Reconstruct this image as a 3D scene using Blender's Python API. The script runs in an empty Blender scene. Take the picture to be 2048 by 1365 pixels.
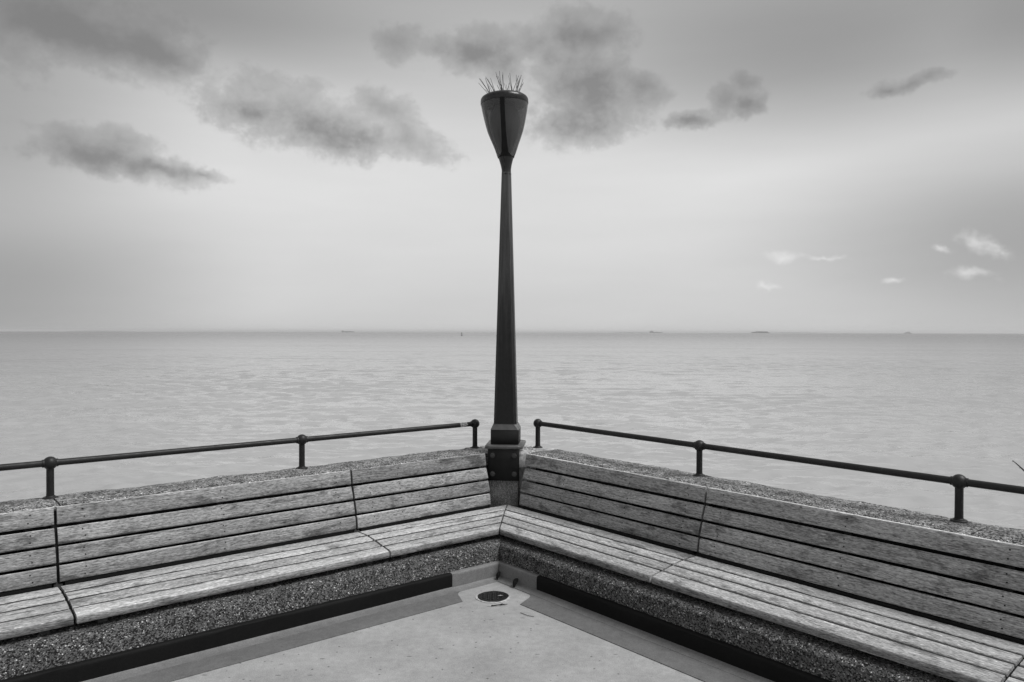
import bpy, bmesh, math, random
import numpy as np
from mathutils import Vector, Matrix
random.seed(7); rng = np.random.default_rng(7)
sc = bpy.context.scene
col = sc.collection
R = math.radians
PX, FOC, EYE = 2048.0, 1545.6, 1.7           # photograph width, focal length in its pixels, eye height

# ------------------------------------------------------------------ camera
cam_d = bpy.data.cameras.new('camera'); cam = bpy.data.objects.new('camera', cam_d); col.objects.link(cam)
cam_d.sensor_width = 36; cam_d.lens = FOC * 36 / PX; cam_d.clip_start = .05; cam_d.clip_end = 120000
cam.location = (0, 0, EYE)
cam.rotation_euler = (Matrix.Rotation(R(90) - .01144, 4, 'X') @ Matrix.Rotation(.00228, 4, 'Z')).to_euler()
sc.camera = cam

# ------------------------------------------------------------------ view
sc.view_settings.view_transform = 'Standard'; sc.view_settings.look = 'None'
sc.view_settings.gamma = 1; sc.view_settings.exposure = 0.36; sc.view_settings.use_curve_mapping = False
sc.render.engine = 'CYCLES'
sc.cycles.max_bounces = 6; sc.cycles.diffuse_bounces = 3; sc.cycles.transparent_max_bounces = 16; sc.cycles.volume_bounces = 2
sc.cycles.use_denoising = True
sc.cycles.sample_clamp_indirect = 4

# ------------------------------------------------------------------ node helpers
class G:
    """tiny expression builder over a node tree"""
    def __init__(s, nt): s.nt = nt
    def n(s, t, **kw):
        nd = s.nt.nodes.new(t)
        for k, v in kw.items(): setattr(nd, k, v)
        return nd
    def put(s, sock, v):
        if isinstance(v, bpy.types.NodeSocket): s.nt.links.new(v, sock)
        elif v is not None: sock.default_value = v
    def m(s, op, a, b=None, c=None, clamp=False):
        nd = s.n('ShaderNodeMath', operation=op, use_clamp=clamp)
        s.put(nd.inputs[0], a)
        if b is not None: s.put(nd.inputs[1], b)
        if c is not None: s.put(nd.inputs[2], c)
        return nd.outputs[0]
    def vm(s, op, a, b=None, out=0):
        nd = s.n('ShaderNodeVectorMath', operation=op); s.put(nd.inputs[0], a)
        if b is not None: s.put(nd.inputs[3 if op == 'SCALE' else 1], b)
        return nd.outputs[out]
    def ss(s, v, a, b, lo=0., hi=1.):
        nd = s.n('ShaderNodeMapRange', interpolation_type='SMOOTHSTEP')
        for i, x in enumerate((v, a, b, lo, hi)): s.put(nd.inputs[i], x)
        return nd.outputs[0]
    def lin(s, v, a, b, lo=0., hi=1.):
        nd = s.n('ShaderNodeMapRange')
        for i, x in enumerate((v, a, b, lo, hi)): s.put(nd.inputs[i], x)
        return nd.outputs[0]
    def mix(s, f, a, b):
        nd = s.n('ShaderNodeMix'); s.put(nd.inputs[0], f); s.put(nd.inputs[2], a); s.put(nd.inputs[3], b); return nd.outputs[0]
    def noise(s, vec, scale, detail=4, rough=.55, dist=0., out=0):
        nd = s.n('ShaderNodeTexNoise'); s.put(nd.inputs['Vector'], vec); nd.inputs['Scale'].default_value = scale
        nd.inputs['Detail'].default_value = detail; nd.inputs['Roughness'].default_value = rough
        nd.inputs['Distortion'].default_value = dist
        return nd.outputs[out]
    def voro(s, vec, scale, feature='F1', out='Distance', rnd=1.):
        nd = s.n('ShaderNodeTexVoronoi', feature=feature); s.put(nd.inputs['Vector'], vec)
        nd.inputs['Scale'].default_value = scale; nd.inputs['Randomness'].default_value = rnd
        return nd.outputs[out]
    def scl(s, vec, xyz):
        return s.vm('MULTIPLY', vec, xyz)
    def sep(s, vec):
        nd = s.n('ShaderNodeSeparateXYZ'); s.put(nd.inputs[0], vec); return nd.outputs
    def comb(s, x, y, z=0.):
        nd = s.n('ShaderNodeCombineXYZ')
        for i, v in enumerate((x, y, z)): s.put(nd.inputs[i], v)
        return nd.outputs[0]

# ------------------------------------------------------------------ world: daylight sky under a thin veil with drifting clouds
SUN_DIR = Vector((1.0, -.24, 1.6)).normalized()
w = bpy.data.worlds.new('World'); sc.world = w; w.use_nodes = True
wt = w.node_tree; wt.nodes.clear(); g = G(wt)
sky = g.n('ShaderNodeTexSky', sky_type='NISHITA'); sky.sun_disc = False
sky.sun_elevation = math.asin(SUN_DIR.z); sky.sun_rotation = math.atan2(SUN_DIR.x, SUN_DIR.y)
sky.dust_density = 3.0
bw = g.n('ShaderNodeRGBToBW'); wt.links.new(sky.outputs[0], bw.inputs[0])
tc = g.n('ShaderNodeTexCoord'); D = tc.outputs['Generated']
dx, dy, dz = g.sep(D)
AZ = g.m('ARCTAN2', dx, dy); EL = g.m('ARCSINE', dz)
U = g.comb(AZ, EL)
def azel(x, y):                                # where in the sky a cloud of the photograph stands
    u, v = (x - 1024) / FOC, (682.5 - y) / FOC
    c, s_ = math.cos(.01144), math.sin(.01144)
    d = Vector((u, c + v * s_, -s_ + v * c)).normalized()
    return math.atan2(d.x, d.y), math.asin(d.z)
warp = g.vm('SCALE', g.vm('SUBTRACT', g.noise(D, 9, 3, .6, out=1), (.5, .5, .5)), .030)
warp2 = g.vm('SCALE', g.vm('SUBTRACT', g.noise(D, 38, 4, .6, out=1), (.5, .5, .5)), .026)
UW = g.vm('ADD', U, g.vm('ADD', g.scl(warp, (1.3, .7, 0)), g.scl(warp2, (1.2, .8, 0))))
def field(blobs, vec):
    f = None
    for (x, y, rx, ry, rot) in blobs:
        a, e = azel(x, y)
        mp = g.n('ShaderNodeMapping', vector_type='TEXTURE'); g.put(mp.inputs[0], vec)
        mp.inputs[1].default_value = (a, e, 0); mp.inputs[2].default_value = (0, 0, R(-rot))
        mp.inputs[3].default_value = (.98 * rx / FOC, .97 * ry / FOC, 1)
        v = g.m('SUBTRACT', 1., g.vm('LENGTH', mp.outputs[0], out='Value'))
        f = v if f is None else g.m('SMOOTH_MAX', f, v, .35)
    return f
dark = [(110, 40, 290, 72, 8), (310, 100, 120, 50, 18), (-120, 40, 200, 80, 0),
        (185, 300, 125, 46, 0), (240, 285, 70, 34, 0), (310, 335, 120, 34, 14), (410, 354, 62, 15, 3),
        (490, 210, 115, 70, 15), (600, 240, 190, 72, 12), (720, 278, 150, 42, 8), (830, 285, 80, 40, 20), (770, 225, 80, 40, 20),
        (800, 85, 75, 42, 10), (950, 100, 120, 46, -5), (1010, 130, 60, 40, 0), (1160, 75, 110, 66, 10), (1180, 165, 150, 85, 15), (1145, 250, 120, 60, 0), (1290, 170, 80, 42, 15),
        (1500, 205, 42, 36, 0), (1450, 205, 40, 34, 0), (1490, 165, 34, 26, 20), (1385, 238, 75, 20, -5), (1775, 178, 48, 20, -8), (1825, 165, 34, 20, -30), (1862, 146, 34, 14, 0),
        (870, 100, 70, 34, 0), (120, 60, 240, 50, 8), (1100, 120, 60, 40, 0), (1060, 90, 70, 36, 0)]
white = [(1950, 478, 30, 16, 25), (1985, 492, 46, 16, 24), (1940, 546, 46, 10, 5), (1560, 511, 38, 12, 6), (1650, 514, 30, 6, 0), (1525, 565, 24, 10, 10), (1778, 554, 20, 6, 0), (1885, 497, 16, 6, 20)]
nA = g.noise(g.scl(D, (1., 1., 1.35)), 13, 8, .58, .35)
nB = g.noise(g.scl(D, (1., 1., 1.25)), 48, 6, .62, .3)
fd = g.m('ADD', field(dark, UW), g.m('MULTIPLY', g.m('SUBTRACT', nA, .5), 1.55))
fd = g.m('ADD', fd, g.m('MULTIPLY', g.m('SUBTRACT', nB, .5), .85))
nC = g.noise(D, 120, 4, .6)
fd = g.m('ADD', fd, g.m('MULTIPLY', g.m('SUBTRACT', nC, .5), .25))
# the same kind of cloud goes on all round the sky
outside = g.m('MAXIMUM', g.ss(g.m('ABSOLUTE', AZ), .66, .95), g.ss(EL, .46, .65))
fgen = g.m('SUBTRACT', g.m('MULTIPLY', g.noise(g.scl(D, (1., 1., 2.2)), 3.2, 7, .6), 4.0), 2.25)
fd = g.m('MAXIMUM', fd, g.m('SUBTRACT', fgen, g.m('MULTIPLY', g.m('SUBTRACT', 1., outside), 5.)))
ad = g.m('MULTIPLY', g.m('ADD', g.m('MULTIPLY', g.ss(fd, -.12, .34), .42), g.m('MULTIPLY', g.ss(fd, .0, 1.2), .58)), .70)
core = field([(640, 275, 170, 40, 8), (500, 235, 100, 45, 15), (1140, 235, 120, 55, 0), (1195, 165, 120, 45, 12), (1165, 80, 80, 30, 0), (110, 50, 230, 45, 7), (300, 108, 80, 24, 15), (220, 322, 120, 24, 2), (340, 340, 70, 16, 10), (1500, 214, 36, 24, 0), (1385, 244, 55, 12, 0), (1790, 182, 46, 12, -8), (960, 112, 90, 24, 0)], UW)
core = g.m('ADD', core, g.m('MULTIPLY', g.m('SUBTRACT', nA, .5), 1.1))
ad = g.m('ADD', ad, g.m('MULTIPLY', g.ss(core, -.5, .9), g.m('MULTIPLY', ad, .55)), clamp=True)
fw = g.m('ADD', field(white, UW), g.m('MULTIPLY', g.m('SUBTRACT', nB, .5), 2.0))
aw = g.m('MULTIPLY', g.ss(fw, -.3, 1.5), .45)
# veil of thin high cloud
veil = g.n('ShaderNodeValToRGB'); cr = veil.color_ramp; cr.interpolation = 'B_SPLINE'
for i, (p, v) in enumerate(((0., .56), (.12, .54), (.3, .58), (.48, .655), (.72, .50), (1., .33))):
    e = cr.elements[i] if i < 2 else cr.elements.new(p)
    e.position = p; e.color = (v, v, v, 1)
g.put(veil.inputs[0], g.m('DIVIDE', EL, .42, clamp=True))
streak = g.noise(g.scl(D, (1.2, 1.2, 7.)), 2.2, 5, .55)
veilv = g.m('MULTIPLY', veil.outputs[0], g.lin(streak, .25, .75, .95, 1.05))
soft = field([(2080, 40, 260, 120, 0), (90, 45, 260, 70, 5), (1620, 110, 420, 150, 0), (2120, 450, 420, 150, 0), (-40, 560, 330, 190, 0), (330, 20, 420, 90, 0), (-60, 240, 260, 330, 0)], U)
veilv = g.m('MULTIPLY', veilv, g.m('SUBTRACT', 1., g.ss(soft, -.6, 1.0, 0., .42)))
veilv = g.m('MULTIPLY', veilv, g.m('SUBTRACT', 1., g.ss(g.m('ABSOLUTE', g.m('ADD', AZ, .03)), .25, .75, 0., .14)))
base = g.mix(.85, g.m('MULTIPLY', bw.outputs[0], .10), veilv)
sv = g.mix(ad, base, g.mix(.35, .20, g.m('MULTIPLY', base, .5)))
sv = g.mix(aw, sv, .80)
bg = g.n('ShaderNodeBackground'); g.put(bg.inputs[0], sv); bg.inputs[1].default_value = 1.0
w.cycles.sampling_method = 'MANUAL'; w.cycles.sample_map_resolution = 512
out = g.n('ShaderNodeOutputWorld'); wt.links.new(bg.outputs[0], out.inputs[0])

# ------------------------------------------------------------------ sun (hazy, through thin cloud)
sd = bpy.data.lights.new('sun', 'SUN'); so = bpy.data.objects.new('sun', sd); col.objects.link(so)
sd.energy = 2.2; sd.angle = R(26); sd.color = (1, 1, 1)
so.rotation_euler = (-SUN_DIR).to_track_quat('-Z', 'Y').to_euler(); so.location = SUN_DIR * 60

# ------------------------------------------------------------------ materials
def mat(name):
    m = bpy.data.materials.new(name); m.use_nodes = True
    nt = m.node_tree; nt.nodes.clear(); gg = G(nt)
    p = gg.n('ShaderNodeBsdfPrincipled'); o = gg.n('ShaderNodeOutputMaterial'); nt.links.new(p.outputs[0], o.inputs[0])
    gg.p = p; gg.o = o; m['g'] = 0
    t = gg.n('ShaderNodeTexCoord'); gg.obj = t.outputs['Object']
    oi = gg.n('ShaderNodeObjectInfo'); gg.rnd = oi.outputs['Random']
    gg.var = gg.vm('ADD', gg.obj, gg.vm('SCALE', (13.7, 7.3, 5.1), gg.rnd))
    return m, gg
def fin(gg, colr, rough=.6, bump=None, bs=.3, bd=.01, spec=None, metal=0.):
    p = gg.p
    c = gg.comb(colr, colr, colr) if isinstance(colr, bpy.types.NodeSocket) else (colr, colr, colr, 1)
    gg.put(p.inputs['Base Color'], c); gg.put(p.inputs['Roughness'], rough); p.inputs['Metallic'].default_value = metal
    if spec is not None: p.inputs['Specular IOR Level'].default_value = spec
    if bump is not None:
        b = gg.n('ShaderNodeBump'); b.inputs['Strength'].default_value = bs; b.inputs['Distance'].default_value = bd
        gg.put(b.inputs['Height'], bump); gg.nt.links.new(b.outputs[0], p.inputs['Normal'])
def mul(gg, a, b): return gg.m('MULTIPLY', a, b)

def wood(name, base, fleck, stain):
    m, q = mat(name)
    v = q.var
    wv = q.vm('ADD', v, q.vm('SCALE', q.vm('SUBTRACT', q.noise(v, 3, 2, out=1), (.5, .5, .5)), .02))
    g1 = q.noise(q.scl(wv, (2.2, 120., 120.)), 1, 4, .7)
    g2 = q.noise(q.scl(wv, (40., 230., 230.)), 1, 3, .7)
    st = q.noise(q.scl(v, (4.2, 12., 12.)), 1, 6, .68, .4)
    st2 = q.noise(q.scl(v, (1.1, 3., 3.)), 1, 3, .6)
    fl = q.ss(q.noise(q.scl(wv, (24., 110., 110.)), 1, 3, .65), .58, .70)
    dkf = q.ss(q.noise(q.scl(wv, (30., 150., 150.)), 1, 3, .65), .54, .70)
    c = q.m('ADD', base, q.m('MULTIPLY', q.m('SUBTRACT', g1, .5), base * 1.8))
    c = q.m('ADD', c, q.m('MULTIPLY', q.m('SUBTRACT', g2, .5), base * 3.0))
    c = mul(q, c, q.ss(st, .35, .50, 1. - stain, 1.06))
    c = mul(q, c, q.lin(st2, .3, .7, .84, 1.16))
    c = mul(q, c, q.lin(q.rnd, 0., 1., .80, 1.18))
    c = mul(q, c, q.m('SUBTRACT', 1., mul(q, dkf, .62)))
    knots = q.ss(q.voro(q.scl(v, (5., 9., 9.)), 1.6), .035, .08, .4, 1.)
    c = mul(q, c, knots)
    c = q.m('ADD', c, mul(q, fl, fleck))
    c = q.m('MAXIMUM', c, .02)
    fin(q, c, .78, q.m('ADD', g1, q.m('MULTIPLY', g2, .7)), .7, .005, spec=.25)
    return m
M = {}
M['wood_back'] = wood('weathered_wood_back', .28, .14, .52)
M['wood_edge'] = wood('skylit_wood_edge', .52, .25, .30)  # back slat tops, with the light from above put into the colour
M['wood_nose'] = wood('shaded_wood_nose', .20, .10, .45)  # front face of the seat, with its shade put into the colour
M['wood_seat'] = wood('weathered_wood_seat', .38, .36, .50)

def aggregate(name, dk, lt, mean, scale=105., blot=.3):
    m, q = mat(name)
    v = q.obj
    c = q.voro(v, scale, out='Color'); cs = q.sep(c)[0]
    d = q.voro(v, scale, 'DISTANCE_TO_EDGE')
    cell = q.n('ShaderNodeValToRGB'); r = cell.color_ramp; r.interpolation = 'LINEAR'
    for i, (p, val) in enumerate(((0., dk), (.28, dk * 2.0), (.36, mean * .8), (.74, mean * 1.25), (.93, mean * 1.8), (1., lt))):
        e = r.elements[i] if i < 2 else r.elements.new(p); e.position = p; e.color = (val,) * 3 + (1,)
    q.put(cell.inputs[0], cs)
    val = q.mix(q.ss(d, .0, .12, .7, 0.), cell.outputs[0], mean * .55)
    n2 = q.noise(v, 260, 3, .6); val = mul(q, val, q.lin(n2, .3, .7, .6, 1.4))
    n3 = q.noise(v, 9, 6, .68); val = mul(q, val, q.lin(n3, .3, .7, 1. - blot, 1. + blot))
    fin(q, val, .75, q.m('ADD', q.ss(d, 0., .25), q.m('MULTIPLY', cs, .4)), .9, .006, spec=.3)
    return m
M['plinth'] = aggregate('exposed_aggregate_plinth', .008, .85, .15, 150.)
M['coping'] = aggregate('lichened_concrete_coping', .02, .88, .33, 125., .6)
M['pier'] = aggregate('aggregate_pier', .12, .45, .27, 170., .3)
M['seawall'] = aggregate('sea_wall_concrete', .08, .4, .2, 40., .4)
m, q = mat('pale_mortar'); n = q.noise(q.obj, 45, 6, .65); n2 = q.noise(q.obj, 9, 4)
fin(q, mul(q, q.lin(n, .3, .7, .22, .66), q.lin(n2, .3, .7, .75, 1.2)), .85, n, .8, .01); M['mortar'] = m

def asphalt(name, base, speck=.5, sheen=.6, spec=.35):
    m, q = mat(name); v = q.obj
    n1 = q.noise(v, 2.2, 5, .6); n2 = q.noise(v, 160, 3, .6); n3 = q.noise(v, 22, 5, .65)
    c = mul(q, base, q.lin(n1, .3, .7, .82, 1.12)); c = mul(q, c, q.lin(n2, .25, .75, .70, 1.30)); c = mul(q, c, q.lin(n3, .3, .7, .86, 1.12))
    sp = q.voro(v, 26.); pick = q.sep(q.voro(v, 26., out='Color'))
    spot = mul(q, q.ss(sp, .10, .20, 1., 0.), q.ss(pick[0], .80, .84))
    stretch = q.scl(v, (9., 31., 20.)); sp2 = q.voro(stretch, 1.); pk2 = q.sep(q.voro(stretch, 1., out='Color'))
    spot = q.m('MAXIMUM', spot, mul(q, q.ss(sp2, .10, .17, 1., 0.), q.ss(pk2[1], .88, .9)))
    c = mul(q, c, q.m('SUBTRACT', 1., mul(q, spot, speck)))
    fin(q, c, sheen, q.m('ADD', n2, q.m('MULTIPLY', n3, .5)), .25, .003, spec=spec)
    return m
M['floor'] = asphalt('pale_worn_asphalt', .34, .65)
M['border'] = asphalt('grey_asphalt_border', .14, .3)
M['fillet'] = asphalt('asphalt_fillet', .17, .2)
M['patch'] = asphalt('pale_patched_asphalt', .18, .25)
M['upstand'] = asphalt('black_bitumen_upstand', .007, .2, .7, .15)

def paint(name, base, rough, spec, chips=.0):
    m, q = mat(name); v = q.obj
    n = q.noise(v, 14, 5, .65); n2 = q.noise(q.scl(v, (30., 30., 6.)), 1, 4, .6)
    c = mul(q, base, q.lin(n, .3, .7, .7, 1.4))
    if chips:
        ch = mul(q, q.ss(q.noise(v, 60, 3, .6), .70, .74), chips); c = q.m('ADD', c, ch)
    fin(q, c, q.lin(n2, .3, .7, rough - .08, rough + .1), q.noise(v, 180, 2), .12, .001, spec=spec)
    return m
M['rail'] = paint('black_rail_paint', .013, .50, .34, .12)
M['pole'] = paint('dark_pole_paint', .009, .42, .30, .03)
m, q = mat('pole_paint_sky_sheen'); v = q.obj                  # sky reflection painted into the colour, streaky and paler towards the top
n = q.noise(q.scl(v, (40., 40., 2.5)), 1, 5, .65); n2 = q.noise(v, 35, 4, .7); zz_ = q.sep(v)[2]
ramp = mul(q, q.ss(q.m('ADD', zz_, mul(q, q.m('SUBTRACT', n, .5), 1.2)), .7, 2.5), q.lin(n, .3, .7, .6, 1.3))
c = q.m('ADD', mul(q, .009, q.lin(n2, .3, .7, .6, 1.5)), mul(q, ramp, .07))
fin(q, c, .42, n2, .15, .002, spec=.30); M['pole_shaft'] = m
M['plate'] = paint('black_plate_paint', .007, .55, .2)
M['bolt'] = paint('worn_bolt_paint', .022, .35, .5)
M['bearer'] = paint('dark_stained_bearer', .07, .7, .2)
M['cap'] = paint('dark_lamp_cap', .016, .30, .4)
M['steel'] = paint('dull_steel', .07, .4, .5)
m, q = mat('worn_sticker'); n = q.noise(q.scl(q.obj, (90., 160., 160.)), 1, 3)
fin(q, q.ss(n, .44, .54, .04, .62), .5); M['sticker'] = m
m, q = mat('smoked_plastic'); fin(q, .08, .14, spec=.5)
tr = q.n('ShaderNodeBsdfTransparent'); tr.inputs[0].default_value = (.55, .55, .55, 1)
mx = q.n('ShaderNodeMixShader'); mx.inputs[0].default_value = .66
q.nt.links.new(tr.outputs[0], mx.inputs[1]); q.nt.links.new(q.p.outputs[0], mx.inputs[2]); q.nt.links.new(mx.outputs[0], q.o.inputs[0]); M['bowl'] = m
m, q = mat('damp_moss'); n = q.noise(q.obj, 120, 4); fin(q, q.lin(n, .3, .7, .010, .04), .9, n, .8, .004); M['moss'] = m
m, q = mat('drain_iron'); n = q.noise(q.obj, 70, 5, .7); fin(q, q.ss(n, .5, .8, .008, .05), q.lin(n, .3, .7, .15, .6), n, .6, .006); M['drain'] = m
m, q = mat('dead_leaf'); n = q.noise(q.obj, 60, 3); fin(q, q.lin(n, .3, .7, .006, .018), .9, spec=.1); M['leaf'] = m
m, q = mat('lens_glass'); fin(q, .35, .3); M['bulb'] = m
for nm, v in (('ship_hull', .12), ('ship_white', .32), ('ship_cargo', .09), ('buoy_paint', .02), ('coast_land', .10)):
    m, q = mat(nm); n = q.noise(q.obj, .3, 3); fin(q, mul(q, v, q.lin(n, .3, .7, .8, 1.2)), .6); M[nm] = m

# ------------------------------------------------------------------ mesh helpers
def mesh(name, verts, faces, m, parent=None, smooth=False, loc=None):
    me = bpy.data.meshes.new(name); me.from_pydata([tuple(v) for v in verts], [], faces)
    bm = bmesh.new(); bm.from_mesh(me); bmesh.ops.recalc_face_normals(bm, faces=bm.faces); bm.to_mesh(me); bm.free()
    if smooth: me.polygons.foreach_set('use_smooth', [True] * len(me.polygons))
    me.materials.append(M[m]); me.update()
    return link(name, me, parent, loc)
def link(name, me, parent=None, loc=None):
    o = bpy.data.objects.new(name, me); col.objects.link(o)
    if parent is not None: o.parent = parent
    if loc is not None: o.location = loc
    return o
def sharp(o, ang=40):
    me = o.data; me.polygons.foreach_set('use_smooth', [True] * len(me.polygons)); me.set_sharp_from_angle(angle=R(ang)); return o
def empty(name, loc, rz=0, label=None, cat=None, group=None):
    o = bpy.data.objects.new(name, None); col.objects.link(o); o.location = loc; o.rotation_euler = (0, 0, rz); o.empty_display_size = .1
    return tag(o, label, cat, group)
def tag(o, label=None, cat=None, group=None, kind=None):
    if label: o['label'] = label
    if cat: o['category'] = cat
    if group: o['group'] = group
    if kind: o['kind'] = kind
    return o
def lathe(prof, n=24, cap=True):
    vs, fs = [], []
    for (r, z) in prof:
        for i in range(n):
            a = 2 * math.pi * i / n; vs.append((r * math.cos(a), r * math.sin(a), z))
    for k in range(len(prof) - 1):
        for i in range(n):
            j = (i + 1) % n; fs.append((k * n + i, k * n + j, (k + 1) * n + j, (k + 1) * n + i))
    if cap: fs.append(tuple(range(n))); fs.append(tuple((len(prof) - 1) * n + i for i in range(n)))
    return vs, fs
def tube(p0, p1, r, n=16, r1=None):
    p0, p1 = Vector(p0), Vector(p1); d = (p1 - p0); L = d.length; rot = d.to_track_quat('Z', 'Y').to_matrix()
    vs, fs = lathe([(r, 0), (r if r1 is None else r1, L)], n)
    return [tuple(p0 + rot @ Vector(v)) for v in vs], fs
def box(x0, x1, y0, y1, z0, z1):
    vs = [(x, y, z) for z in (z0, z1) for y in (y0, y1) for x in (x0, x1)]
    return vs, [(0, 1, 3, 2), (4, 5, 7, 6), (0, 1, 5, 4), (2, 3, 7, 6), (0, 2, 6, 4), (1, 3, 7, 5)]
def bevel(o, w, seg=2):
    bm = bmesh.new(); bm.from_mesh(o.data)
    bmesh.ops.bevel(bm, geom=list(bm.edges), offset=w, segments=seg, affect='EDGES', profile=.6); bm.to_mesh(o.data); bm.free(); return sharp(o, 50)
def merge(parts):
    vs, fs = [], []
    for v, f in parts:
        k = len(vs); vs += list(v); fs += [tuple(i + k for i in x) for x in f]
    return vs, fs
def ngon(pts, z0, z1):
    n = len(pts); vs = [(x, y, z0) for x, y in pts] + [(x, y, z1) for x, y in pts]
    return vs, [tuple(range(n)), tuple(range(n, 2 * n))] + [(i, (i + 1) % n, n + (i + 1) % n, n + i) for i in range(n)]

# ------------------------------------------------------------------ the corner frame: s along a wall from the corner, t outwards, z up
ANG = .69474; OX, OY = -.0876, 5.3268
def side_rot(sd_): return ANG if sd_ == 'L' else ANG - R(90)
def sg(sd_): return -1. if sd_ == 'L' else 1.
def W(sd_, s, t, z):
    a = ANG
    if sd_ == 'R': return Vector((OX + s * math.sin(a) + t * math.cos(a), OY - s * math.cos(a) + t * math.sin(a), z))
    return Vector((OX - s * math.cos(a) - t * math.sin(a), OY - s * math.sin(a) + t * math.cos(a), z))
K = 1.018                                     # the bench-and-parapet frame, scaled away from the floor frame
KC = Vector((0, 0, EYE))
def up(o): o.location = KC + K * (o.location - KC); o.scale = (K, K, K); return o
def mp(sd_, s, t, z):
    a = ANG; ds = (OX * math.sin(a) - OY * math.cos(a)) if sd_ == 'R' else (-OX * math.cos(a) - OY * math.sin(a))
    dn = (OX * math.cos(a) + OY * math.sin(a)) if sd_ == 'R' else (-OX * math.sin(a) + OY * math.cos(a))
    return K * s + (K - 1) * ds, K * t + (K - 1) * dn, EYE + K * (z - EYE)
def extr(sd_, prof, s0, s1, org, nseg=1, jit=0., seed=0):
    """a closed (t,z) profile run from s0 to s1 (numbers or functions of t); org = (s,t,z) of the parent"""
    f0 = s0 if callable(s0) else (lambda t: s0); f1 = s1 if callable(s1) else (lambda t: s1)
    rr = random.Random(seed); n = len(prof); vs, fs = [], []
    ph = [(rr.uniform(0, 6), rr.uniform(3, 9), rr.uniform(0, 6), rr.uniform(14, 30)) for _ in range(n)]
    for k in range(nseg + 1):
        u = k / nseg
        for i, (t, z) in enumerate(prof):
            s = f0(t) * (1 - u) + f1(t) * u
            a, b, c, e = ph[i]; j = jit * (.6 * math.sin(a + b * s) + .4 * math.sin(c + e * s) + rr.uniform(-.5, .5))
            vs.append((sg(sd_) * (s - org[0]), t - org[1] + j * .5, z - org[2] + j))
    for k in range(nseg):
        for i in range(n):
            j = (i + 1) % n; fs.append((k * n + i, k * n + j, (k + 1) * n + j, (k + 1) * n + i))
    fs.append(tuple(range(n))); fs.append(tuple(nseg * n + i for i in range(n)))
    return vs, fs
WEND = {'L': 7.0, 'R': 7.0}

# ------------------------------------------------------------------ setting: deck floor, borders, sea
SEA = -4.0
def deck_pt(sr, t_): return None
# floor square: corner at t=+.03 behind the upstand, 9 m along both walls
c0 = W('R', -.03, .03, 0); c1 = W('R', 9, .03, 0); c3 = W('L', 9, .03, 0); c2 = c1 + (c3 - c0)
fl = mesh('floor', *ngon([(p.x, p.y) for p in (c0, c1, c2, c3)], -.25, 0.), 'floor'); tag(fl, 'pale worn asphalt floor of the seafront terrace', kind='structure')
sub = mesh('terrace_base', *ngon([(p.x, p.y) for p in (c0, c1, c2, c3)], -7., -.252), 'seawall'); tag(sub, 'concrete mass under the terrace', kind='structure')
for sd_, words in (('L', 'left'), ('R', 'right')):
    e = .37 if sd_ == 'L' else .39
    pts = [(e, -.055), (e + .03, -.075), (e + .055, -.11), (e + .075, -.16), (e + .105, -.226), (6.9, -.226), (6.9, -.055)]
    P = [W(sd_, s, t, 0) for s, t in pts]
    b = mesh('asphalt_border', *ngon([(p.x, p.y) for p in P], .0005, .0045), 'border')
    tag(b, 'dark grey asphalt strip along the foot of the ' + words + ' upstand', kind='structure')

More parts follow.
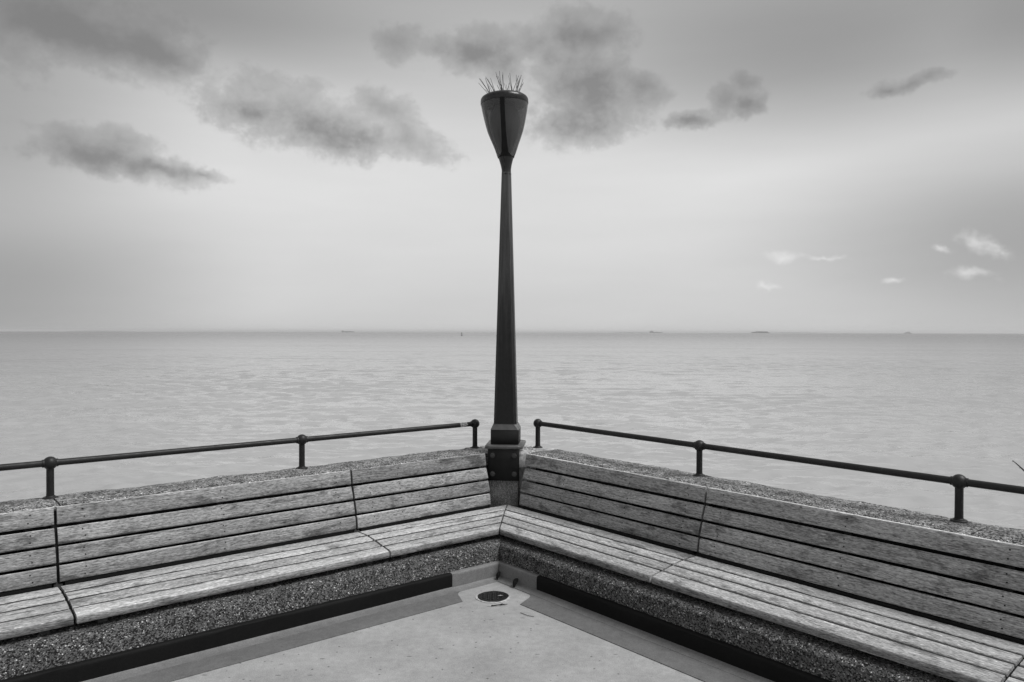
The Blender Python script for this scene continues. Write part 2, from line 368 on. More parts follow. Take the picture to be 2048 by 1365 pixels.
# sea: one sheet round the terrace, fine waves in front
def sea():
    lam = np.exp(rng.uniform(math.log(.6), math.log(12.), 90)); th = rng.normal(R(-76), R(34), 90)
    k = 2 * np.pi / lam; amp = .0150 * lam * np.exp(-(np.log(lam / 1.35) / .95) ** 2); ph = rng.uniform(0, 6.28, 90)
    def h(x, y, r):
        z = np.zeros_like(x)
        gust = .72 + .28 * np.sin(x * .05 + 1.3 * np.sin(y * .031)) * np.sin(y * .043 + 1.1)
        for a, kk, t, p in zip(amp, k, th, ph):
            ramp = np.clip(1.6 - r * .0042 * kk / 1.1, 0, 1)
            arg = kk * (x * math.cos(t) + y * math.sin(t)) + p + .35 * np.sin(.21 * x + .17 * y + p)
            z += a * ramp * (np.sin(arg) - .30 * np.cos(2 * arg))
        return z * gust * np.clip(r / 80., .45, 1.)
    rs = [9.]
    while rs[-1] < 420: rs.append(rs[-1] + max(.14, rs[-1] * .0042))
    while rs[-1] < 40000: rs.append(rs[-1] * 1.09)
    rs = np.array(rs); fa = np.linspace(R(-48), R(48), 620); ba = np.linspace(R(48), R(312), 60)[1:-1]
    an = np.concatenate([fa, ba]); n = len(an)
    rr, aa = np.meshgrid(rs, an, indexing='ij'); x = rr * np.sin(aa); y = rr * np.cos(aa)
    z = h(x, y, rr) * np.clip((R(50) - np.abs((aa + np.pi) % (2 * np.pi) - np.pi)) / R(6), 0, 1)
    V = np.stack([x, y, z], -1).reshape(-1, 3)
    i = np.arange(len(rs) - 1)[:, None] * n; j = np.arange(n)[None, :]; j2 = (j + 1) % n
    F = np.stack([i + j, i + j2, i + n + j2, i + n + j], -1).reshape(-1, 4)
    me = bpy.data.meshes.new('sea'); me.vertices.add(len(V)); me.vertices.foreach_set('co', V.ravel())
    me.loops.add(F.size); me.loops.foreach_set('vertex_index', F.ravel().astype(np.int32))
    me.polygons.add(len(F)); me.polygons.foreach_set('loop_start', np.arange(0, F.size, 4, dtype=np.int32))
    me.update(calc_edges=True); me.polygons.foreach_set('use_smooth', [True] * len(F))
    me.flip_normals() if me.polygons[0].normal.z < 0 else None
    m, q = mat('sea_water'); v = q.obj
    v1 = q.scl(v, (.55, 1., 1.))
    b1 = q.noise(v1, 1.4, 3, .55, .3); b2 = q.noise(q.scl(v, (.35, 1., 1.)), .25, 3, .5, .4); b3 = q.noise(q.scl(v, (.3, 1., 1.)), .02, 4, .6)
    b4 = q.noise(v1, 6.5, 3, .6)
    hh = q.m('ADD', q.m('ADD', mul(q, b1, .12), mul(q, b2, .75)), q.m('ADD', mul(q, b3, 7.), mul(q, b4, .008)))
    murk = q.noise(q.scl(v, (.4, 1., 1.)), .03, 4, .6)
    off = q.vm('LENGTH', q.scl(v, (1., 1., 0.)), out='Value')
    lg = q.m('LOGARITHM', q.m('MAXIMUM', off, 1.), 10.)
    body = mul(q, q.lin(murk, .3, .7, .93, 1.07), q.ss(lg, 1.7, 3.0, .38, .20))
    fin(q, body, q.ss(lg, 1.8, 3.4, .05, .28), hh, .6, 1.0, spec=.5); q.p.inputs['IOR'].default_value = 1.33
    me.materials.append(m)
    o = link('sea', me, None, (0, 0, SEA)); tag(o, 'pale choppy sea reaching to the horizon', kind='structure')
sea()

# ------------------------------------------------------------------ parapet walls
def parapet(sd_, words, joints):
    org = (1.2, .74, 0.)
    th = empty('parapet_wall', W(sd_, *org), side_rot(sd_), 'low concrete parapet wall along the %s side with rough coping and speckled plinth' % words, 'wall')
    mit = lambda t: -t
    tof = mp(sd_, 0, 0, 0)[1]; sof = mp(sd_, 0, 0, 0)[0]
    mitb = lambda t: -(t - tof) + sof
    mesh('wall_body', *extr(sd_, [mp(sd_, 0, t, z)[1:] for t, z in ((.60, -7.), (.905, -7.), (.905, .655), (.60, .655))], mitb, WEND[sd_], org), 'seawall', th)
    edges = [-.375] + joints + [WEND[sd_]]
    prof = [(.585, .650), (.585, .716), (.592, .742), (.612, .757), (.66, .763), (.80, .764), (.885, .762), (.908, .754), (.917, .735), (.917, .650)]
    prof = [mp(sd_, 0, t, z)[1:] for t, z in prof]
    for k in range(len(edges) - 1):
        a, b = mp(sd_, edges[k], 0, 0)[0] + .004, mp(sd_, edges[k + 1], 0, 0)[0] - .004
        o = mesh('coping_stone', *extr(sd_, prof, a, b, org, max(8, int((b - a) * 26)), .0045, 11 + k + (50 if sd_ == 'R' else 0)), 'coping', th); sharp(o, 55)
    pl = [(.030, -.02), (.030, .206), (.034, .212), (.062, .232), (.078, .236), (.68, .237), (.68, -.02)]
    o = mesh('plinth', *extr(sd_, pl, mit, WEND[sd_], org, 220, .0035, 3), 'plinth', th); sharp(o, 60)
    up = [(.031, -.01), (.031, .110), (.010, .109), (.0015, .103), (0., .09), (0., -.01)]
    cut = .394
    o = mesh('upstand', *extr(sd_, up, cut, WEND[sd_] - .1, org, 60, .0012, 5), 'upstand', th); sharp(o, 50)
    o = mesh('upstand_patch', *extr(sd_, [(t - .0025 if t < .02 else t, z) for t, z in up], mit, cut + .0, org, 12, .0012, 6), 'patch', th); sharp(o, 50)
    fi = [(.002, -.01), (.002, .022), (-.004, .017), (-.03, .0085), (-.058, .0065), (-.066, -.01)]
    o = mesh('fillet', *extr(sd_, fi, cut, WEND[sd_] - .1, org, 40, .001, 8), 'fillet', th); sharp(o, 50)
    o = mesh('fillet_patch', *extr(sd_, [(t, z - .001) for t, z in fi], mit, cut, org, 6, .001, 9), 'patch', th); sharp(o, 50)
parapet('L', 'left', [1.0855, 2.551, 4.05])
parapet('R', 'right', [2.7597, 4.26])

# ------------------------------------------------------------------ benches
BACK = [(.534, .769), (.519, .677), (.489, .583), (.463, .487), (.449, .389)]
SEAT = [((.436, .373), (.3255, .3735)), ((.3095, .372), (.2285, .3625)), ((.2125, .3605), (.1295, .3465)), ((.1135, .345), (.034, .329))]
GAPS = [(.3175, .3715), (.2205, .3605), (.1215, .3445)]
def slat_prof(p_top, p_bot, thick, r):
    """rounded rectangle whose front runs p_top -> p_bot in (t,z)"""
    a, b = Vector(p_top), Vector(p_bot); d = (b - a).normalized(); n_ = Vector((-d.y, d.x))
    if n_.x < 0 and abs(n_.x) > abs(n_.y): n_ = -n_
    if abs(n_.y) > abs(n_.x) and n_.y > 0: n_ = -n_
    q = []
    for c, e1, e2 in ((a, d, n_), (b, n_, -d), (b + n_ * thick, -d, -n_), (a + n_ * thick, -n_, d)):
        q += [c + e2 * r, c + (e1 + e2) * r * .3, c + e1 * r]
    return [(v.x, v.y) for v in q]
screw_me = None
def screw(parent):
    global screw_me
    if screw_me is None:
        v, f = lathe([(.0038, 0), (.0038, .0012), (.0028, .0016)], 8); o = mesh('screw_hole', [(a, -c, b) for a, b, c in v], f, 'plate', parent); screw_me = o.data; return o
    return link('screw_hole', screw_me, parent)
def bench(sd_, s0, s1, label, corner=False):
    mid = ((s0 if not corner else -.3) + s1) / 2; org = (mid, .25, .268)
    th = empty('slatted_bench', W(sd_, *org), side_rot(sd_), label, 'bench', 'slatted benches along the parapet')
    up(th); gap = .0075
    sa = (lambda t: -t + .007) if corner else s0 + gap
    e_back = [-.292, -.290, -.287, -.283] if sd_ == 'L' else [-.330, -.322, -.318, -.312]
    seed = int(1000 + s1 * 100) + (7 if sd_ == 'R' else 0)
    for i in range(4):
        top = BACK[i] if i == 0 else (BACK[i][0] - .002 - .002 * i * 0, BACK[i][1] - .0155)
        pr = slat_prof(top, BACK[i + 1], .042, .0065)
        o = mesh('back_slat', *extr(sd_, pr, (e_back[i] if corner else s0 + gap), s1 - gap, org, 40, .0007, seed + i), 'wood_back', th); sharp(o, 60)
        o.data.materials.append(M['wood_edge']); n_ = len(pr)      # sky light on the top edge, painted as paler wood
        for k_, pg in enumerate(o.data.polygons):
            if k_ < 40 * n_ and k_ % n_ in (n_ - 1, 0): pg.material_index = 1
        for s in ((.128 if corner else s0 + .12), s1 - .13, ((.128 if corner else s0) + s1) / 2):
            for u in (.28, .72):
                t_, z_ = top[0] + (BACK[i + 1][0] - top[0]) * u, top[1] + (BACK[i + 1][1] - top[1]) * u
                h = screw(o); h.location = (sg(sd_) * (s + .006 * math.sin(17 * s + 9 * u + i) - org[0]), t_ - org[1] - .0006, z_ - org[2]); h.rotation_euler = (math.atan2(BACK[0][0] - BACK[4][0], BACK[0][1] - BACK[4][1]) * -1, 0, 0)
    for i, (pb, pf) in enumerate(SEAT):
        if i < 3: pr = slat_prof(pb, pf, .033, .007)
        else: pr = [(.1135, .338), (.1085, .3445), (.06, .3375), (.040, .3335), (.030, .329), (.0245, .322), (.0225, .314), (.0225, .297), (.026, .294), (.1165, .303)]
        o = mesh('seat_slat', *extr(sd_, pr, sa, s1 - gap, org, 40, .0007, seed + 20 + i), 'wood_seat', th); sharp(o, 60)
        if i == 3:                        # shade on the nose, painted as a darker wood than the top
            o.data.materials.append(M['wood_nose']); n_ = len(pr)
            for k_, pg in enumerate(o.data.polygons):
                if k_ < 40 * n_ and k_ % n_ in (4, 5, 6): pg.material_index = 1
    for i, (t, z) in enumerate(GAPS):
        pr = [(t - .013, z - .012), (t - .0095, z - .004), (t - .002, z - .0022), (t + .006, z - .0018), (t + .0115, z - .004), (t + .013, z - .012)]
        mesh('moss_strip', *extr(sd_, pr, (lambda q_: -q_ + .012) if corner else s0 + .012, s1 - .012, org, 160, .0022, seed + 40 + i), 'moss', th)
    jp = [(.06, .29), (.05, .312), (.12, .330), (.22, .346), (.32, .357), (.44, .357), (.470, .39), (.484, .487), (.510, .583), (.540, .677), (.552, .745), (.575, .745), (.575, .29)]
    mesh('joint_shade', *extr(sd_, jp, s1 - .02, s1 + .02, org), 'plate', th)  # added black filler that paints the shade inside the joint
    rr_ = [(.447, .335), (.447, .385), (.49, .385), (.49, .335)]
    mesh('rear_gap_shade', *extr(sd_, rr_, -.27 if corner else s0 + .03, s1 - .03, org), 'plate', th)  # added black bar standing for the shade between seat and back
    bb = [(.579, .36), (.579, .735), (.583, .735), (.583, .36)]
    mesh('back_gap_shade', *extr(sd_, bb, -.27 if corner else s0 - .02, s1 - .02, org), 'plate', th)  # added black sheet standing for the shade behind the back slats
    ss_ = [(.128 if corner else s0 + .12), s1 - .13, ((.128 if corner else s0) + s1) / 2]
    for s in ss_:
        prof = [(.075, .259), (.075, .302), (.12, .306), (.43, .338), (.43, .259)]
        mesh('bearer', *extr(sd_, prof, s - .022, s + .022, org), 'bearer', th)
        prof = [(.485, .30), (.485, .40), (.505, .50), (.528, .59), (.553, .68), (.563, .74), (.575, .74), (.575, .30)]
        mesh('back_bracket', *extr(sd_, prof, s - .02, s + .02, org), 'plate', th)
MOD = 1.738
bench('L', 0, .849, 'short weathered slatted bench section left of the lamp post, up to the corner', True)
bench('L', .849, .849 + MOD, 'long weathered slatted bench section filling most of the left side between two black joints')
bench('L', .849 + MOD, .849 + 2 * MOD, 'weathered slatted bench section cut off by the left edge of the photo')
bench('R', 0, 1.330, 'weathered slatted bench section right of the lamp post, up to the corner', True)
bench('R', 1.330, 1.330 + MOD, 'long weathered slatted bench section filling most of the right side, stained back slats')
bench('R', 1.330 + MOD, 1.330 + 2 * MOD, 'weathered slatted bench section cut off by the bottom right corner of the photo')

# ------------------------------------------------------------------ handrails
TR, ZR, ZW = .833, .960, .763
ball_me = None
def handrail(sd_, posts, words):
    org = (posts[0], TR, ZW); th = empty('handrail', W(sd_, *org), side_rot(sd_), 'black tubular handrail with ball joints on the %s parapet' % words, 'handrail')
    up(th); hz = ZR - ZW
    for k in range(len(posts) - 1):
        x0, x1 = sg(sd_) * (posts[k] - posts[0]), sg(sd_) * (posts[k + 1] - posts[0]); d = math.copysign(.02, x1 - x0)
        o = mesh('rail_tube', *tube((x0 + d, 0, hz), (x1 - d, 0, hz), .0185, 24), 'rail', th); sharp(o)
        if k == 0 and sd_ == 'L':
            mesh('sticker', *tube((x0 - .085, 0, hz), (x0 - .155, 0, hz), .0189, 24), 'sticker', o)
    for s in posts:
        x = sg(sd_) * (s - posts[0])
        p = mesh('post', *lathe([(.0205, .008), (.0198, .05), (.0195, hz)], 24), 'rail', th, loc=(x, 0, 0)); sharp(p)
        pr = [(.037 * math.cos(a), hz + .037 * math.sin(a)) for a in np.linspace(-1.45, 1.45, 15)]
        b = mesh('ball_joint', *lathe(pr, 28), 'rail', p); sharp(b)
        cl = []
        for dd in (-1, 1):
            if (s == posts[0]) and dd * sg(sd_) < 0: continue
            cl.append(tube((dd * .029, 0, hz), (dd * .039, 0, hz), .0225, 20))
        sharp(mesh('socket_collar', *merge(cl), 'rail', p))
        f = mesh('flange', *lathe([(.0395, -.004), (.0395, .004), (.037, .007), (.026, .008), (.0245, .013), (.0215, .015)], 28), 'rail', p); sharp(f, 50)
handrail('L', [-.4208, 1.0635, 2.562, 4.06, 5.56], 'left')
handrail('R', [-.532, 1.056, 2.623, 4.19, 5.76], 'right')

# ------------------------------------------------------------------ corner pier and lamp post (diagonal frame: x lateral, y outward along the bisector)
BR = ANG - R(45); bdir = Vector((-math.sin(BR), math.cos(BR))); ldir = Vector((bdir.y, -bdir.x))
def DG(x, y, z): return Vector((OX + ldir.x * x + bdir.x * y, OY + ldir.y * x + bdir.y * y, z))
LAT = -.031
pier = empty('corner_pier', DG(LAT, .75, .25), BR, 'speckled concrete pier in the corner between the two bench backs', 'pier'); up(pier)
o = mesh('shaft', *box(-.112, .112, .620 - .75, 1.0 - .75, 0., .765 - .25 - .02), 'pier', pier); bevel(o, .008)
# cap block fills the corner of the wall top between the two copings
def SD(sd_, s, t):
    v = W(sd_, s, t, 0) - DG(LAT, .75, 0); v = Vector((v.x, v.y)); return (v.dot(ldir), v.dot(bdir))
pts = [SD('L', -.371, .58), SD('L', -.371, .91), SD('L', -.70, .91), SD('R', -.70, .91), SD('R', -.371, .91), SD('R', -.371, .58), (.13, -.10), (-.13, -.10)]
o = mesh('cap_block', *ngon(pts, .40, .5135), 'mortar', pier); bevel(o, .012)
for x0, x1 in ((-.19, -.1125), (.1125, .20)):
    o = mesh('mortar_fill', *box(x0, x1, -.075 + .03, .10, .09, .50), 'mortar', pier); bevel(o, .01)
mb = []
for k in range(46):                      # crumbled mortar lumps packed round the lamp's plate
    side = random.choice((-1, 1)); x = side * random.uniform(.125, .24); y = random.uniform(-.10, .20) + .25 * (abs(x) - .12); r = random.uniform(.006, .02)
    v, f = lathe([(r * .3, -.01), (r, -.004), (r * .8, r * .45), (r * .25, r * .65)], 6)
    mb.append(([(a * random.uniform(.8, 1.2) + x, b * random.uniform(.8, 1.2) + y, c + .513) for a, b, c in v], f))
o = mesh('mortar_crumbs', *merge(mb), 'mortar', pier); tag(o, kind='stuff')

lp = empty('lamp_post', DG(LAT, .79, .556), BR, 'tall black tapering lamp post with cup shaped head and bird spikes', 'lamp post'); up(lp)
def lz(z): return z - .556
yo = .79
o = mesh('fixing_plate', *box(-.121, .121, .606 - yo, .619 - yo, 0., lz(.800)), 'plate', lp); bevel(o, .002, 1); fp = o
for bx_ in (-.084, .084):
    for bz in (.610, .752):
        v, f = merge([lathe([(.021, 0), (.021, .003)], 20), lathe([(.0165, .003), (.0165, .014), (.013, .0165)], 6)])
        b = mesh('bolt', [(a, -c, e) for a, e, c in v], f, 'bolt', fp, loc=(bx_, .606 - yo, lz(bz)))
oc = lambda h, c, y0, y1: [(-h + c, y0), (h - c, y0), (h, y0 + c), (h, y1 - c), (h - c, y1), (-h + c, y1), (-h, y1 - c), (-h, y0 + c)]
o = mesh('base_plate', *ngon(oc(.147, .035, .600 - yo, .98 - yo), lz(.8005), lz(.824)), 'steel', lp); bevel(o, .003, 1)
o = mesh('base_box', *box(-.109, .109, .681 - yo, .899 - yo, lz(.8245), lz(.938)), 'pole', lp); bevel(o, .003, 1)
def chsq(h, c, z): return [(-h + c, -h, z), (h - c, -h, z), (h, -h + c, z), (h, h - c, z), (h - c, h, z), (-h + c, h, z), (-h, h - c, z), (-h, -h + c, z)]
def rings(rs_):
    n = len(rs_[0]); vs = [v for r_ in rs_ for v in r_]; fs = []
    for k in range(len(rs_) - 1):
        for i in range(n): fs.append((k * n + i, k * n + (i + 1) % n, (k + 1) * n + (i + 1) % n, (k + 1) * n + i))
    fs += [tuple(range(n)), tuple((len(rs_) - 1) * n + i for i in range(n))]
    return vs, fs
mesh('base_shoulder', *rings([chsq(.1105, .004, lz(.9385)), chsq(.093, .019, lz(.978)), chsq(.093, .019, lz(.982))]), 'steel', lp)
pr = []
for z, h in ((.976, .0890), (1.5, .0755), (2.2, .0570), (2.96, .0365)): pr.append(chsq(h, .0205, lz(z)))
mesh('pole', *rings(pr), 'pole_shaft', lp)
head = mesh('lamp_head', *lathe([(.030, -.012), (.0385, -.010), (.039, .0), (.0365, .006), (.0375, .035), (.0425, .065), (.050, .094), (.0597, .1285), (.0597, .13)], 40), 'cap', lp, loc=(0, 0, lz(2.948)))
sharp(head, 50); head.rotation_euler = (0, R(-1.7), 0)
BOWL = [(.128, .0597), (.16, .073), (.195, .0865), (.228, .0985), (.28, .1205), (.332, .1405), (.385, .1545), (.435, .1655), (.49, .1765), (.539, .1845), (.552, .1855)]
bz_, br_ = np.array([b[0] for b in BOWL]), np.array([b[1] for b in BOWL])
zz = np.linspace(.1285, .552, 26); rrv = np.interp(zz, bz_, br_); rrv = np.convolve(np.r_[rrv[0], rrv, rrv[-1]], [.25, .5, .25], 'valid')
bowl = mesh('bowl', *lathe(list(zip(rrv, zz)), 56, cap=False), 'bowl', head, smooth=True)
for kk in range(3):                       # dark ribs from the stem up to the rim
    ang0 = -math.pi / 2 + kk * 2 * math.pi / 3; vs, fs = [], []; n = 13
    for z, r in zip(zz, rrv):
        wid = .0175 + .009 * max(0, (.30 - z) / .17) + .055 * max(0, (.165 - z) / .037) ** 2.4
        for i in range(n):
            a = ang0 + (i / (n - 1) * 2 - 1) * min(wid / r, math.pi / 3); vs.append(((r + .0035) * math.cos(a), (r + .0035) * math.sin(a), z))
    for k in range(len(zz) - 1):
        for i in range(n - 1): fs.append((k * n + i, k * n + i + 1, (k + 1) * n + i + 1, (k + 1) * n + i))
    mesh('rib', vs, fs, 'plate', head, smooth=True)
mesh('reflector', *lathe([(.085, .548), (.06, .51), (.03, .45), (.016, .405), (.014, .15)], 32), 'steel', head, smooth=True)
mesh('diffuser', *lathe([(.030, .15), (.058, .20), (.090, .28), (.112, .36), (.120, .42), (.112, .48), (.085, .53)], 32), 'bulb', head, smooth=True)
cap_o = mesh('lamp_cap', *lathe([(.1855, .546), (.1885, .550), (.1885, .574), (.186, .588), (.178, .600), (.160, .612), (.10, .622), (.03, .625)], 56), 'cap', lp, loc=(0, 0, lz(2.948)))
sharp(cap_o, 60); cap_o.rotation_euler = head.rotation_euler
mesh('cap_clip', *box(-.02, .02, -.1915, -.186, .556, .590), 'cap', cap_o)
mesh('cap_glint', *lathe([(.004, 0), (.004, .004), (.002, .006)], 8), 'bulb', cap_o, loc=(.138, -.13, .594))  # pale bead that paints the sun's highlight on the cap
sv_, sf_ = tube((0, 0, 0), (0, 0, 1), .0024, 5, .0015); spike_me = None
bases = [(-100, -45), (-78, 60), (-60, -70), (-12, -95), (-8, 75), (5, -90), (30, 80), (68, -60), (70, 55), (98, -35), (-105, 20), (100, 25)]
for (bx_, by_) in bases:
    for k in range(3):
        tilt = Vector((bx_ / 100 * .6 + random.uniform(-.6, .6), by_ / 100 * .25 + random.uniform(-.3, .3), 1)).normalized(); L = random.uniform(.12, .16)
        p = Vector((bx_ / 1000, by_ / 1000, .615))
        if spike_me is None:
            o = mesh('spike', sv_, sf_, 'steel', cap_o); spike_me = o.data
        else: o = link('spike', spike_me, cap_o)
        o.location = p; o.rotation_euler = tilt.to_track_quat('Z', 'Y').to_euler(); o.scale = (1, 1, L)

# ------------------------------------------------------------------ drain, litter
dr = empty('drain_cover', (-.117, 4.936, 0), 0, 'black round drain cover set in the floor near the corner', 'drain')
def wob(prof, n, amp, seed):
    rr_ = random.Random(seed); ph = [rr_.uniform(0, 6.28) for _ in range(4)]
    v, f = lathe(prof, n); res = []
    for x, y, z in v:
        a = math.atan2(y, x); k = 1 + amp * (math.sin(2 * a + ph[0]) + .7 * math.sin(3 * a + ph[1]) + .6 * math.sin(5 * a + ph[2]) + .5 * math.sin(9 * a + ph[3]))
        res.append((x * k, y * k, z))
    return res, f
mesh('mortar_ring', *wob([(.112, .0), (.112, .0035), (.098, .006), (.096, .004)], 48, .018, 1), 'mortar', dr)
mesh('cover_plate', *wob([(.100, .001), (.100, .0075), (.092, .009), (.06, .008), (.01, .007)], 48, .02, 2), 'drain', dr)
for i in range(5):
    for j in range(5):
        x, y = (i - 2) * .03, (j - 2) * .03
        if x * x + y * y < .0055: mesh('grate_stud', *lathe([(.009, 0), (.009, .004), (.006, .006)], 8), 'drain', dr, loc=(x, y, .0075))
mesh('leaf_scrap', [(0, 0, 0), (.02, .008, .002), (.035, 0, .001), (.018, -.012, .003), (.008, -.008, .001)], [(0, 1, 2, 3, 4)], 'bulb', dr, loc=(.028, -.01, .0145))
def leaf(name, loc, rot, L, wd, label, seed):
    rr_ = random.Random(seed); vs, fs = [], []; n = 9
    for k in range(n):
        u = k / (n - 1); wv = wd * math.sin(math.pi * min(1, u * .92 + .06)) ** .8; zc = L * .22 * math.sin(u * 2.6)
        for j in (-1, 0, 1): vs.append((u * L, j * wv, zc + (.35 * wv if j else 0) + rr_.uniform(-.0015, .0015)))
    for k in range(n - 1):
        for j in range(2): fs.append((k * 3 + j, k * 3 + j + 1, k * 3 + j + 4, k * 3 + j + 3))
    o = mesh(name, vs, fs, 'leaf', None, True, loc); o.rotation_euler = rot
    so_ = o.modifiers.new('thickness', 'SOLIDIFY'); so_.thickness = .0015
    return tag(o, label, 'leaf', 'dead leaves in the corner')
leaf('dead_leaf', (-.098, 5.255, .012), (R(8), R(-38), R(62)), .06, .014, 'dark curled dead leaf leaning in the very corner of the upstand', 3)
leaf('dead_leaf', (.015, 5.105, .009), (R(10), R(-25), R(68)), .075, .017, 'dark curled dead leaf on the floor right of the corner', 4)
v1 = tube((0, 0, 0), (.06, .012, .004), .0035, 6, .0025); v2 = tube((.058, .012, .004), (.10, .026, .002), .0045, 6, .0015); v3 = tube((.05, .01, .003), (.07, .030, .006), .002, 5, .001)
tw = mesh('twig', *merge([v1, v2, v3]), 'leaf', None, False, (-.125, 4.768, .0045)); tag(tw, 'short dark twig lying in front of the drain cover', 'twig')
vv = [(.055, 4.655), (.075, 4.632), (.10, 4.606), (.135, 4.588)]
stem = mesh('grass_stem', *merge([tube((a[0], a[1], .004), (b[0], b[1], .004), .0016, 5) for a, b in zip(vv, vv[1:])]), 'leaf'); tag(stem, 'thin bent dry stem lying on the pale floor right of the drain', 'stem')

# ------------------------------------------------------------------ fishing rod resting on the right rail just out of frame
p_rail = KC + K * (W('R', 2.972, TR, ZR + .021) - KC)
d_tip = Vector((.64827, .99818, -.16463)); tip = Vector((0, 0, EYE)) + d_tip * 4.2
d_in = (p_rail - tip); n_ = 14; vs = []
rod = empty('fishing_rod', p_rail - Vector((0, 0, 0)), 0, 'thin fishing rod tip poking out over the sea at the right edge', 'fishing rod')
ptsr = []
for k in range(n_ + 1):
    u = k / n_; P = tip.lerp(p_rail, u); P.z += .006 * math.sin(math.pi * u); ptsr.append(P - p_rail)
butt = (p_rail - tip).normalized(); ptsr += [butt * .5, butt * 1.0, butt * 1.15]
def polytube(pts_, r0, r1, n=8):
    vs_, fs_ = [], []
    for k, P in enumerate(pts_):
        d = (pts_[min(k + 1, len(pts_) - 1)] - pts_[max(k - 1, 0)]); rot = d.to_track_quat('Z', 'Y').to_matrix(); r = r0 + (r1 - r0) * k / (len(pts_) - 1)
        for i in range(n):
            a = 2 * math.pi * i / n; vs_.append(tuple(P + rot @ Vector((r * math.cos(a), r * math.sin(a), 0))))
    for k in range(len(pts_) - 1):
        for i in range(n): fs_.append((k * n + i, k * n + (i + 1) % n, (k + 1) * n + (i + 1) % n, (k + 1) * n + i))
    fs_ += [tuple(range(n)), tuple((len(pts_) - 1) * n + i for i in range(n))]
    return vs_, fs_
mesh('blank', *polytube(ptsr, .0018, .008), 'plate', rod, True)
for k in (0, 4, 8, 12): mesh('line_guide', *lathe([(.003, -.001), (.0045, 0), (.003, .001)], 8), 'steel', rod, loc=ptsr[k] - Vector((0, 0, .006)))
mesh('handle', *tube(butt * .75, butt * 1.2, .014, 12), 'leaf', rod)

# ------------------------------------------------------------------ far things: ships, buoy, coast
def sea_pt(px, dist):
    u = (px - 1024) / FOC; return Vector((u * dist, dist, SEA))
def hull(L, B, Hh, sheer=.25, seed=0):
    st = [(-.5, .75, 1.0), (-.46, .95, 1.0), (-.2, 1, 1.), (.25, 1, 1.), (.40, .75, 1.05), (.47, .35, 1.15), (.5, .04, 1.2)]
    vs, fs = [], []
    for u, b, hgt in st: vs += [(u * L, -b * B / 2 * .8, -2), (u * L, b * B / 2 * .8, -2), (u * L * 1.0, b * B / 2, Hh * hgt), (u * L, -b * B / 2, Hh * hgt)]
    for k in range(len(st) - 1):
        for i in range(4): fs.append((k * 4 + i, k * 4 + (i + 1) % 4, k * 4 + 4 + (i + 1) % 4, k * 4 + 4 + i))
    fs += [(0, 1, 2, 3), tuple(len(vs) - 4 + i for i in range(4))]
    return vs, fs
def ship(px, dist, L, label, spec, Hh=9, flip=1):
    th = empty('cargo_ship', sea_pt(px, dist), 0, label, 'ship', 'ships on the horizon')
    v, f = hull(L, L * .15, Hh); mesh('hull', [(flip * a, b, c) for a, b, c in v], f, 'ship_hull', th)
    for (nm, m_, x0, x1, z0, z1, wd) in spec:
        o = mesh(nm, *box(x0 * L, x1 * L, -wd * L / 2, wd * L / 2, z0, z1), m_, th)
ship(696, 12500, 205, 'long low ship on the horizon left of the lamp post', [('deckhouse', 'ship_white', -.47, -.36, 9.1, 26, .13), ('funnel', 'ship_hull', -.44, -.40, 26.1, 31, .04), ('mast', 'ship_hull', -.37, -.365, 26.1, 34, .006), ('deck_crane', 'ship_hull', -.12, -.105, 9.1, 20, .01), ('hatch_cover', 'ship_cargo', -.33, -.02, 9.1, 12, .12), ('hatch_cover', 'ship_cargo', .02, .36, 9.1, 12, .12)])
ship(1312, 11800, 195, 'ship with tall superstructure at its left end, nearest the lamp post on the right', [('deckhouse', 'ship_white', -.5, -.20, 9.1, 24, .13), ('bridge', 'ship_white', -.42, -.26, 24.1, 31, .14), ('mast', 'ship_hull', -.335, -.32, 31.1, 40, .01), ('deck_crane', 'ship_hull', .05, .085, 9.1, 20, .02), ('hatch_cover', 'ship_cargo', -.15, .36, 9.1, 11, .1)], 8)
ship(1521, 12200, 285, 'long ship loaded with stacked containers on the horizon right of centre', [('container_stack', 'ship_cargo', -.46, -.25, 10.1, 19, .13), ('container_stack', 'ship_cargo', -.14, .10, 10.1, 27, .13), ('container_stack', 'ship_cargo', .105, .38, 10.1, 26, .13), ('deckhouse', 'ship_white', -.24, -.15, 10.1, 30, .13), ('mast', 'ship_hull', -.205, -.195, 30.1, 42, .01)], 10)
ship(1816, 11500, 110, 'short ship with stepped superstructure, rightmost on the horizon', [('deckhouse', 'ship_white', -.32, .25, 8.1, 19, .14), ('bridge', 'ship_white', -.12, .02, 19.1, 27, .14), ('funnel', 'ship_hull', .14, .22, 19.1, 27, .06), ('mast', 'ship_hull', -.06, -.04, 27.1, 32, .01)], 8)
by = empty('channel_buoy', sea_pt(923.5, 1250), 0, 'tiny dark channel buoy on the sea left of the lamp post', 'buoy')
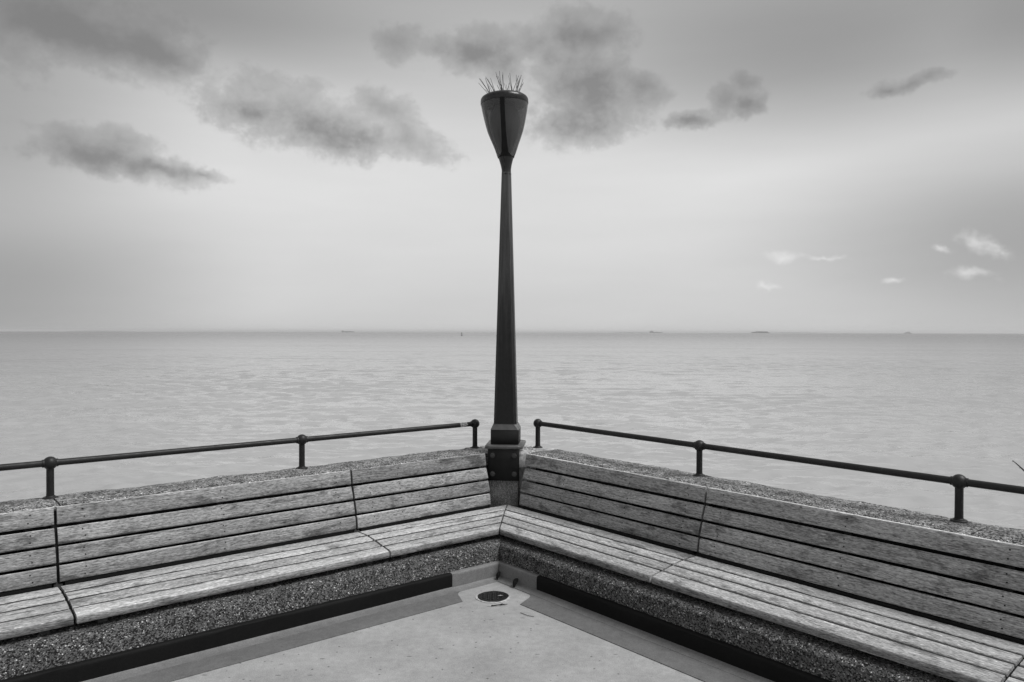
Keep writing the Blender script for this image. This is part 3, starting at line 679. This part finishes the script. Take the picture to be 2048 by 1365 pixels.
mesh('float', *lathe([(1.0, -.5), (1.35, .0), (1.45, .7), (1.2, 1.1), (.5, 1.25)], 16), 'buoy_paint', by)
mesh('tower', *merge([tube((.8 * c, .8 * s_, 1.1), (.3 * c, .3 * s_, 3.6), .13, 6) for c, s_ in ((1, 0), (0, 1), (-1, 0), (0, -1))]), 'buoy_paint', by)
mesh('topmark', *lathe([(.55, 3.4), (.6, 3.6), (.5, 4.5), (.1, 5.2)], 12), 'buoy_paint', by)
for (x0, x1, d, hgt, words) in ((130, 225, 24000, 26, 'left'), (1230, 1300, 26000, 22, 'middle'), (1545, 1650, 26000, 24, 'right')):
    a, b = sea_pt(x0, d), sea_pt(x1, d); n = 24; vs = []
    for k in range(n + 1):
        u = k / n; P = a.lerp(b, u); hh = hgt * (math.sin(math.pi * u) ** .6) * (.75 + .25 * math.sin(k * 1.9) * math.sin(k * .7 + 1)); vs += [(P.x, P.y, SEA - 2), (P.x, P.y, SEA + hh), (P.x, P.y + 1500, SEA + hh), (P.x, P.y + 1500, SEA - 2)]
    fs = []
    for k in range(n):
        for i in range(4): fs.append((k * 4 + i, k * 4 + (i + 1) % 4, k * 4 + 4 + (i + 1) % 4, k * 4 + 4 + i))
    o = mesh('distant_coast', vs, fs, 'coast_land'); tag(o, 'faint low strip of far coast on the %s of the horizon' % words, kind='structure')

# ------------------------------------------------------------------ sea haze
hz = mesh('haze', *box(-41000, 41000, -41000, 41000, SEA - 4.5, 48), 'floor'); hz.data.materials.clear()
hm = bpy.data.materials.new('sea_haze'); hm.use_nodes = True; nt = hm.node_tree; nt.nodes.clear()
pv = nt.nodes.new('ShaderNodeVolumePrincipled'); pv.inputs['Color'].default_value = (.82, .82, .82, 1); pv.inputs['Density'].default_value = 5.5e-5; pv.inputs['Anisotropy'].default_value = .2
ho = nt.nodes.new('ShaderNodeOutputMaterial'); nt.links.new(pv.outputs[0], ho.inputs['Volume']); hz.data.materials.append(hm)
tag(hz, 'thin pale sea haze', kind='stuff')
